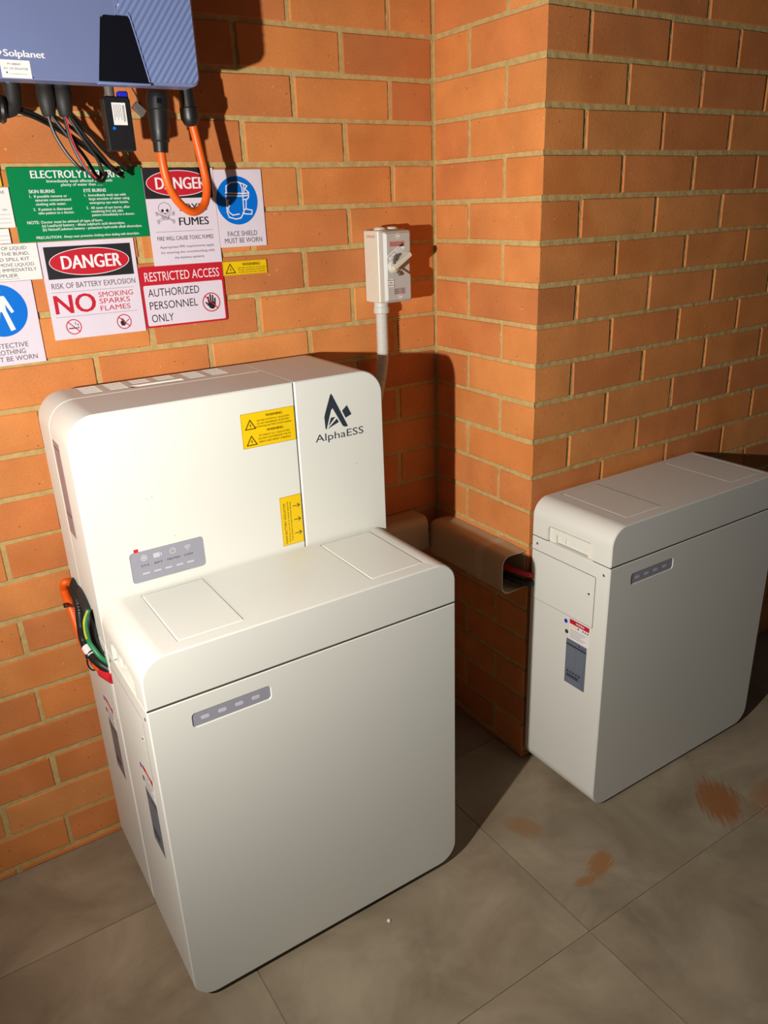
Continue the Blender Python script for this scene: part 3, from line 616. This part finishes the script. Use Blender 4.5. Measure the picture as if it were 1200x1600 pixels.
# toxic fumes
th, q = sign(-.6975, -.5545, 1.297, 1.477, SIGNW, 'tall danger toxic fumes sign with skull and crossbones, behind orange cable', .0004)
w, h = .143, .18
danger(q, 0, 0, w * .965, h * .305, w * .165, w * .87, .021)
q.text(INKK, 'TOXIC', w * .43, w * .855, h * .40, .0135, .03); q.text(INKK, 'FUMES', w * .43, w * .86, h * .545, .0145, .03)
sk = lambda x, y: (w * .245 + (x) * .001, h * .425 + y * .001)
q.line(INKG, [sk(12.5 * math.cos(a / 24 * 2 * math.pi) * (1 if a < 2 or a > 10 else .82 if 3 < a < 9 else .95), -3 + (10 if a > 12 else 9.5) * math.sin(a / 24 * 2 * math.pi) * (1.12 if a > 12 else 1)) for a in range(24)], .0008, close=True)
q.poly(INKK, [sk(-8, 0), sk(-5, -3), sk(-1.6, -.5), sk(-3.6, 3.4), sk(-6.5, 3)]); q.poly(INKK, [sk(8, 0), sk(5, -3), sk(1.6, -.5), sk(3.6, 3.4), sk(6.5, 3)])
q.poly(INKK, [sk(-1.6, 6), sk(0, 3.6), sk(1.6, 6), sk(.9, 7.6), sk(0, 6.2), sk(-.9, 7.6)])
q.line(INKG, [sk(-7, 9), sk(-6.5, 14), sk(-3, 17), sk(3, 17), sk(6.5, 14), sk(7, 9)], .0008); q.line(INKG, [sk(-5, 12.5), sk(0, 13.5), sk(5, 12.5)], .0006)
for s_ in (-1, 1):
    for d in (-1.5, 1.5): q.line(INKG, [sk(-16 * s_ + d * .5, 5 + d), sk(16 * s_ * .9 + d * .5, 19 + d)], .0007)
    for e_, yy in ((-17.5 * s_, 5.5), (16 * s_, 20.5)): q.ring(INKG, *sk(e_, yy - 1.2), .0022, .0022, .0007, n=14); q.ring(INKG, *sk(e_ * .96, yy + 2.2), .0022, .0022, .0007, n=14)
q.line(INKG, [(w * .085, h * .645), (w * .905, h * .645)], .0006); q.text(INKK, 'FIRE WILL CAUSE TOXIC FUMES', w * .09, w * .905, h * .715, .0074, .012)
for t, a, b, v in (('Appropriate PPE requirements apply', .11, .90, .805), ('for entering the room/working with', .115, .90, .862), ('the battery systems', .30, .735, .92)): q.text(INKG, t, w * a, w * b, h * v, .0044, .015)
q.build(th, None, NM)
# face shield
th, q = sign(-.5535, -.449, 1.3245, 1.4735, SIGNW, 'face shield must be worn sign with blue disc, right of the toxic fumes sign')
w = .1045; h = .149; ca = .046; cb = .059
q.ell(INKB, ca, cb, .0455, .0465, n=56)
fs = lambda x, y: (ca + (x - 845) * .000283, cb + (y - 352) * .000245)
for pts in ([(765, 290), (768, 240), (800, 215), (830, 210), (865, 208), (880, 222), (890, 255), (892, 310)], [(760, 290), (895, 298), (940, 295)], [(760, 312), (895, 318), (938, 312)], [(865, 210), (905, 225), (930, 240), (912, 262), (940, 290), (935, 330), (915, 350), (908, 420), (955, 432), (950, 462), (905, 460), (880, 450)],
    [(905, 235), (905, 300)], [(760, 318), (758, 440), (770, 480), (820, 497), (860, 490), (888, 450), (892, 318)], [(775, 345), (765, 370), (780, 390), (768, 410), (772, 440), (800, 465), (850, 458)], [(892, 345), (915, 345)], [(893, 430), (908, 415)]):
    q.line(INKW, [fs(*p_) for p_ in pts], .0022)
q.text(INKG, 'FACE SHIELD', .018, .084, h * .825, .0095, .006); q.text(INKG, 'MUST BE WORN', .010, .094, h * .915, .0095, .006); q.build(th, None, NM)
# battery explosion
th, q = sign(-.9085, -.7325, 1.175, 1.3535, SIGNW, 'danger battery explosion sign with NO smoking sparks flames in red')
w, h = .176, .1785
danger(q, w * .045, h * .05, w * .955, h * .375, w * .205, w * .83, .0235)
q.text(INKG, 'RISK OF BATTERY EXPLOSION', w * .06, w * .955, h * .445, .0098, .008); q.line(INKG, [(w * .05, h * .51), (w * .93, h * .51)], .0005)
q.text(INKR, 'NO', w * .06, w * .485, h * .635, .034, .03)
for t, v, b in (('SMOKING', .565, .91), ('SPARKS', .635, .865), ('FLAMES', .71, .86)): q.text(INKR, t, w * .53, w * b, h * v, .0094, .002)
q.line(INKG, [(w * .05, h * .765), (w * .93, h * .765)], .0005)
for cx in (.215, .765):
    a, b = w * cx, h * .875; q.ring(INKR, a, b, .0145, .0145, .0018)
    if cx < .5:
        q.rect(INKK, a - .010, b + .0015, a + .006, b + .0035); q.rect(INKG, a + .0065, b + .0015, a + .010, b + .0035); q.line(INKG, [(a + .008, b), (a + .009, b - .004), (a + .003, b - .005), (a + .004, b - .009)], .001)
    else:
        q.poly(INKK, [(a - .006, b + .007), (a - .008, b), (a - .004, b - .003), (a - .004, b - .008), (a + .001, b - .002), (a + .003, b + .004), (a, b + .008)]); q.line(INKG, [(a - .001, b + .004), (a + .010, b - .004)], .0014)
    q.line(INKR, [(a - .0098, b - .0098), (a + .0098, b + .0098)], .0018, .00024)
q.build(th, None, NM)
# restricted access
th, q = sign(-.7312, -.5555, 1.1785, 1.2975, INKR, 'red restricted access authorized personnel only sign, lowest of the signs', .0008, .005)
w, h = .1757, .119
q.poly(SIGNW, rr(.0045, w - .0045, .036, h - .004, .003, 4)); q.text(INKW, 'RESTRICTED ACCESS', w * .055, w * .95, h * .165, .0172, .018)
q.text(INKK, 'AUTHORIZED', w * .07, w * .68, h * .425, .0150, .016); q.text(INKK, 'PERSONNEL', w * .07, w * .645, h * .635, .0150, .016); q.text(INKK, 'ONLY', w * .075, w * .335, h * .845, .0150, .016)
a, b = w * .815, h * .665; q.ring(INKR, a, b, .0195, .0195, .0022)
q.ell(INKK, a + .001, b + .006, .0078, .0078)
for dx, tp in ((-.0055, -.010), (-.0012, -.0145), (.0032, -.0125), (.0072, -.0065)): q.line(INKK, [(a + dx, b + .005), (a + dx * 1.15, b + tp)], .0034)
q.line(INKK, [(a - .004, b + .009), (a - .0115, b + .0005)], .0032); q.line(INKR, [(a - .0132, b - .0132), (a + .0132, b + .0132)], .0022, .00026); q.build(th, None, NM)
# yellow warning strip
th, q = sign(-.5545, -.4535, 1.268, 1.2965, YEL, 'small yellow warning strip on the bricks, right of restricted access sign')
q.line(INKBR, [(.001, .001), (.100, .001), (.100, .0275), (.001, .0275)], .0004, close=True); hazard(q, INKBR, .0165, .0145, .021)
q.text(INKBR, 'WARNING', .044, .085, .0075, .0056, .03)
for t, v in (('BATTERY SYSTEM D.C. ISOLATORS', .0145), ('DO NOT DE-ENERGISE THE BATTERY', .0190), ('SYSTEM AND BATTERY CABLING', .0235)): q.text(INKBR, t, .034, .097, v, .0025, .01)
q.build(th, None, NM)
# left column
th, q = sign(-1.09, -.9095, 1.2895, 1.3535, PAPER, 'white spill kit notice with black text left of the battery explosion sign')
for t, a, b, v in (('OF LIQUID', -.9715, -.929, .0055), ('THE BUND,', -.9735, -.926, .0150), ('D SPILL KIT', -.9775, -.927, .0245), ('MOVE LIQUOD.', -.9800, -.919, .0340), ('E IMMEDIATELY', -.9835, -.918, .0430), ('PPLIER', -.9835, -.952, .0525)): q.text(INKG, t, a + 1.09, b + 1.09, v + .002, .0058, .006)
q.line(INKG, [(.05, .0605), (.140, .0605)], .0005); q.line(INKG, [(.1798, .0), (.1798, .064)], .0006); q.build(th, None, NM)
th, q = sign(-1.052, -.9315, 1.1395, 1.289, SIGNW, 'protective clothing must be worn sign with blue disc at left photo edge')
ca, cb = .059, .050; q.ell(INKB, ca, cb, .0455, .0465, n=56)
bd = lambda x, y: (ca + x * .001, cb + y * .001)
q.ell(INKW, *bd(0, -35), .0052, .0062, .0004)
q.poly(INKW, [bd(-9, -26), bd(9, -26), bd(9, 2), bd(-9, 2)], .0004)
for s_ in (-1, 1):
    q.poly(INKW, [bd(5 * s_, -26), bd(10.5 * s_, -25), bd(22 * s_, 3), bd(17 * s_, 5.5), bd(8 * s_, -13)], .0004); q.poly(INKW, [bd(1 * s_, 0), bd(9 * s_, 0), bd(19 * s_, 35), bd(10.5 * s_, 37.5)], .0004)
q.text(INKG, 'PROTECTIVE', .022, .094, .1135, .0088, .006); q.text(INKG, 'CLOTHING', .030, .087, .1255, .0088, .006); q.text(INKG, 'MUST BE WORN', .017, .106, .1378, .0088, .006); q.build(th, None, NM)
th, q = sign(-1.08, -.9395, 1.381, 1.448, PAPER, 'white ruled notice with faint lines left of the green sign')
q.text(INKG, 'RE', .1235, .1325, .008, .0046, .004); q.text(INKG, 'ION', .124, .131, .037, .003)
for z in (.045, .052, .059): q.line(INKG, [(.06, z), (.135, z)], .0004)
q.build(th, None, NM)
th, q = sign(-1.08, -.9475, 1.4495, 1.492, YEL, 'yellow notice sliver above the white ruled notice', name='sign'); q.line(INKK, [(.1315, 0), (.1315, .0425)], .0012); q.build(th, None, NM)
th, q = sign(-1.08, -.9515, 1.3545, 1.3795, PAPER, 'narrow white notice just above the spill kit notice'); q.line(INKG, [(.06, .012), (.126, .012)], .0004); q.line(INKG, [(.06, .019), (.126, .019)], .0004); q.line(INKK, [(.128, 0), (.128, .025)], .0010); q.build(th, None, NM)

# ================================================================== ISOLATOR SWITCH AND CONDUIT
iso = thing('isolator_switch', (-.165, -.04, 1.18), 'pale rotary isolator switch box mounted on the bricks near the corner', 'switch')
part('back_box', G().prism(-.2045, -.128, 1.184, 1.343, (.004,) * 4, -.0014, -.062, .002), ISOG, iso)
g = G().prism(-.2025, -.129, 1.186, 1.341, (.005,) * 4, -.062, -.086, .006)
nt_ = G().ext([(-.164, 1.262), (-.120, 1.293), (-.120, 1.236)], XZ, -.075, -.1)
fl_ = part('front_cover', g, ISOD, iso, cutter=nt_)
part('rotary_hub', G().lathe([(.015, 0), (.014, .008), (.012, .010)], (-.181, -.084, 1.266), (0, -1, 0), 22), ISOG, iso)
hg = G().box(-.010, .048, -.102, -.084, -.0055, .0055, .002); mt = Matrix.Translation((-.181, 0, 1.266)) @ Matrix.Rotation(-math.radians(32), 4, 'Y'); hg.v = [tuple(mt @ Vector(v)) for v in hg.v]
part('handle', hg, ISOG, iso)
part('lock_lug', G().tube([(-.184, -.094, 1.272), (-.183, -.096, 1.285), (-.176, -.096, 1.291)], .0032, 8, 5), LOGGREY, iso); part('lock_lug', G().tube([(-.172, -.092, 1.254), (-.168, -.094, 1.246)], .0036, 8, 5), LOGGREY, iso)
for x, z in ((-.1655, 1.330), (-.1625, 1.198)):
    sc_ = part('screw_boss', G().lathe([(.0068, 0), (.0068, .0006), (.0045, .0008), (.0042, -.003)], (x, -.086, z), (0, -1, 0), 18), ISOG, iso); part('screw', G().lathe([(.0030, 0), (.0030, .0012)], (x, -.086, z), (0, -1, 0), 10), INKW, iso, parent=sc_)
for x in (-.182, -.150): part('top_plug', G().lathe([(.014, 0), (.014, .003), (.011, .006), (.011, .005)], (x, -.036, 1.343), (0, 0, 1), 20), ISOG, iso)
def lab(x0, x1, z0, z1, m, name, rot=0):
    g = G().box(x0, x1, -.0868, -.0855, z0, z1); c = Vector(((x0 + x1) / 2, 0, (z0 + z1) / 2))
    if rot: mt = Matrix.Translation(c) @ Matrix.Rotation(-rot, 4, 'Y') @ Matrix.Translation(-c); g.v = [tuple(mt @ Vector(v)) for v in g.v]
    return part(name, g, m, iso, False)
l1 = lab(-.190, -.150, 1.308, 1.319, PINK, 'rating_label'); l2 = lab(-.197, -.148, 1.2905, 1.3030, PAPER, 'isolator_label', .55); l3 = lab(-.198, -.180, 1.2200, 1.2405, PAPER, 'switch_label'); l4 = lab(-.181, -.151, 1.2040, 1.2175, mat('label_mauve', (166, 146, 142), .5), 'maker_label')
q = Pr((-.190, -.0868, 1.319), (1, 0, 0), (0, 0, 1), (0, -1, 0)); q.text(INKG, 'ISOLATOR', .002, .038, .0035, .003, .02); q.line(INKG, [(.002, .008), (.036, .008)], .0012); q.build(iso, l1)
q = Pr((-.197, -.0868, 1.3030), (1, 0, 0), (0, 0, 1), (0, -1, 0)); cc = Vector((.0245, .00625))
def rt(q, m, t, a0, a1, b, cap, cc, ang):
    v, f = text_mesh(t, 0.0); x0 = min(p[0] for p in v); x1 = max(p[0] for p in v); pts = []
    for x, y in v:
        a = a0 + (x - x0) * (a1 - a0) / (x1 - x0) - cc[0]; bb = b + cap / 2 - y * cap / CAP - cc[1]
        pts.append((cc[0] + a * math.cos(ang) + bb * math.sin(ang), cc[1] - a * math.sin(ang) + bb * math.cos(ang)))
    q.put(m, pts, f, .0002)
rt(q, INKK, 'BATTERY SYSTEM', .003, .046, .0038, .0032, cc, .55); rt(q, INKK, 'A.C. ISOLATOR', .008, .041, .0090, .0032, cc, .55); q.build(iso, l2)
q = Pr((-.198, -.0868, 1.2405), (1, 0, 0), (0, 0, 1), (0, -1, 0)); q.line(INKK, [(.0004, .0004), (.0176, .0004), (.0176, .0201), (.0004, .0201)], .0005, close=True)
for i, t in enumerate(('ISOLATOR', 'MAIN', 'SWITCH')): q.text(INKK, t, .002 if i != 1 else .005, .016 if i != 1 else .013, .0045 + i * .0055, .003, .02)
q.build(iso, l3)
q = Pr((-.181, -.0868, 1.2175), (1, 0, 0), (0, 0, 1), (0, -1, 0))
for i in range(3): q.line(INKG, [(.002, .003 + i * .0038), (.010, .003 + i * .0038)], .0011); q.line(INKG, [(.022, .003 + i * .0038), (.027, .003 + i * .0038)], .0011)
q.build(iso, l4)
q = Pr((-.2046, -.010, 1.335), (0, -1, 0), (0, 0, 1), (-1, 0, 0)); q.text(PINK, 'DANGER', .004, .040, .005, .006, .02); q.build(iso, None, {'faded_red_label': 'faded_print'})
q = Pr((-.2046, -.064, 1.290), (0, 0, -1), (0, -1, 0), (-1, 0, 0)); q.d = {}
cd = thing('flexible_conduit', (-.182, -.035, .75), 'grey corrugated conduit running down from the isolator switch behind inverter', 'conduit')
part('conduit_fitting', G().lathe([(.0175, 0), (.0175, .010), (.0190, .011), (.0190, .024), (.0165, .026)], (-.184, -.035, 1.184), (0, 0, -1), 12), CONDM, cd)
part('conduit_tube', G().tube([(-.184, -.035, 1.165), (-.184, -.035, 1.11), (-.185, -.035, 1.06), (-.193, -.035, 1.01), (-.212, -.036, .94), (-.235, -.038, .86), (-.245, -.04, .76), (-.235, -.04, .66), (-.22, -.038, .625)], 0.0138, 16, 10, .085, .0056), CONDM, cd, ang=80)

# ================================================================== DUCTS AND SIDE CABLES
DH = .100
def duct_profile(t):   # distance from wall, height; open at wall side
    out = []
    for a, b in ((0, .002), (.045, 0)): out.append((a, b))
    out += [(.075 - .022 + .022 * math.sin(i * math.pi / 12), .022 - .022 * math.cos(i * math.pi / 12)) for i in range(7)]
    out += [(.075 - .022 + 0.022 * math.cos(i * math.pi / 12), DH - .022 + .022 * math.sin(i * math.pi / 12)) for i in range(7)]
    out += [(.045, DH), (0, DH - .002)]; return out
def duct_shell(fn, a0, a1, th=.0018, z0=.523):
    o = duct_profile(0); i_ = [(p[0] if p[0] == 0 else p[0] - th * (1 if p[0] > .05 else 0), p[1] + (th if p[1] < DH / 2 else -th)) for p in o]
    prof = o + i_[::-1]; g = G(); k = len(o)
    vs = []; fs = []
    for a in (a0, a1): vs += [fn((p[0], p[1] + z0), a) for p in o] + [fn((p[0], p[1] + z0), a) for p in i_]
    n2 = 2 * k
    for j in range(k - 1):
        fs += [(j, j + 1, n2 + j + 1, n2 + j), (k + j + 1, k + j, n2 + k + j, n2 + k + j + 1), (j + 1, j, k + j, k + j + 1), (n2 + j, n2 + j + 1, n2 + k + j + 1, n2 + k + j)]
    fs += [(0, n2, n2 + k, k), (k - 1, 2 * k - 1, n2 + 2 * k - 1, n2 + k - 1)]
    return g.add(vs, fs)
d1 = thing('cable_duct', (-.22, -.04, .529), 'beige plastic duct cover on back wall, emerging behind the front battery', 'duct', 'beige wall duct covers')
part('duct_cover', duct_shell(lambda p, a: (a, -p[0] - .0015, p[1]), -.36, -.088, z0=.529), DUCTM, d1)
d2 = thing('cable_duct', (-.04, -.2, .523), 'beige plastic duct cover along the side wall with open end near right battery', 'duct', 'beige wall duct covers')
part('duct_cover', duct_shell(lambda p, a: (-p[0] - .0015, a, p[1]), -.064, -.358, z0=.511), DUCTM, d2)
tp = duct_shell(lambda p, a: (-p[0] - .0015, a, p[1]), -.258, -.286, .0004, .511); tp.v = [(x - (.0006 if x < -.02 else 0), y, z + (.0006 if z > .56 else -.0006)) for x, y, z in tp.v]
part('joint_tape', tp, TAPE, d2, label='pale band of tape')
part('mounting_base', G().box(-.004, -.0015, -.357, -.07, .515, .60), DUCTM, d2)
rc = thing('red_battery_cable', (-.03, -.34, .58), 'red cable running out of the open duct end to the right battery', 'cable')
part('cable', G().tube([(-.034, -.26, .562), (-.030, -.32, .560), (-.021, -.352, .557), (-.008, -.374, .553), (.012, -.379, .551)], .0065, 12, 8), REDM, rc)
bc = thing('black_battery_cable', (-.03, -.34, .55), 'black cable below the red one at the open duct end', 'cable')
part('cable', G().tube([(-.034, -.26, .538), (-.030, -.32, .536), (-.021, -.352, .534), (-.008, -.375, .531), (.012, -.381, .529)], .0075, 12, 8), BLACK, bc)

# cables on the left side of the stack
oc2 = thing('orange_battery_cable', (-.99, -.2, .66), 'thick orange cable bulging out of left side of the white stack', 'cable')
part('cable', G().tube([(-.968, -.040, .689), (-.986, -.044, .697), (-.988, -.032, .673), (-.988, -.060, .656), (-.986, -.079, .627), (-.985, -.103, .599), (-.984, -.139, .580), (-.982, -.205, .583), (-.978, -.256, .591), (-.973, -.290, .596)], .0085, 14, 10), ORANGE, oc2)
part('connector', G().tube([(-.9795, -.252, .5905), (-.976, -.275, .5945), (-.971, -.298, .597)], .0108, 14, 4), REDM, oc2)
kb = thing('corrugated_cable', (-.99, -.2, .68), 'black corrugated cable beside the orange one on left side of stack', 'cable')
part('cable', G().tube([(-.968, -.085, .716), (-.982, -.128, .719), (-.988, -.185, .706), (-.991, -.186, .667), (-.991, -.177, .627), (-.988, -.202, .608), (-.982, -.252, .610), (-.968, -.285, .604)], .0088, 14, 10, .05, .0034), BLACK, kb, ang=80)
lbp = part('cable_label', G().tube([(-.9905, -.190, .6170), (-.9875, -.215, .6080)], .0096, 14, 3), INKW, kb, label='white printed cable label')
k2 = thing('black_sheathed_cable', (-.985, -.2, .69), 'smooth black cable running behind the corrugated one, left side of stack', 'cable')
part('cable', G().tube([(-.968, -.116, .714), (-.979, -.180, .724), (-.982, -.225, .712), (-.981, -.240, .685), (-.980, -.247, .650), (-.977, -.270, .634), (-.968, -.286, .619)], .0082, 12, 10), BLACKM, k2)
gy = thing('earth_wire', (-.99, -.2, .66), 'green and yellow earth wire among the black cables, left side of stack', 'wire')
part('wire', G().tube([(-.984, -.250, .722), (-.994, -.264, .712), (-.9965, -.264, .690), (-.9955, -.264, .669), (-.991, -.270, .655), (-.983, -.282, .638), (-.970, -.288, .622)], .0042, 10, 10), GREEN, gy)
part('yellow_stripe', G().tube([(-.986, -.254, .7235), (-.9970, -.267, .7125), (-.9995, -.267, .690), (-.9985, -.267, .676)], .0020, 8, 10), YG, gy, label='yellow stripe')
for nm, c_, r1, r2, ax, lb_ in (('cable_tie', (-.9885, -.122, .681), .078, .0115, (.0, -.37, -.93), 'upper black cable tie round the cables, left side of stack'), ('cable_tie', (-.9865, -.212, .597), .0230, .0112, (0, 1, .1), 'lower black cable tie round orange and corrugated cables')):
    t = thing(nm, c_, lb_, 'cable tie'); a = Vector(ax).normalized(); u = a.cross(Vector((1, 0, 0))).normalized(); v = a.cross(u)
    pts = [Vector(c_) + u * r1 * math.cos(i / 14 * 2 * math.pi) + v * r2 * math.sin(i / 14 * 2 * math.pi) for i in range(15)]
    part('strap', G().tube(pts, .0017, 6, 3), BLACK, t); e = pts[5]; part('tie_head', G().box(e.x - .004, e.x + .003, e.y - .004, e.y + .004, e.z - .004, e.z + .003), BLACK, t)
# crumb of plaster under the front cabinet edge
cr_ = G().lathe([(.001, 0), (.0042, .001), (.0036, .004), (.001, .0055)], (-.575, -.590, .0002), (0, 0, 1), 7); tag(link('plaster_crumb', cr_.mesh(), INKW, None, False), 'tiny white crumb on the floor tile by the front battery', 'crumb')
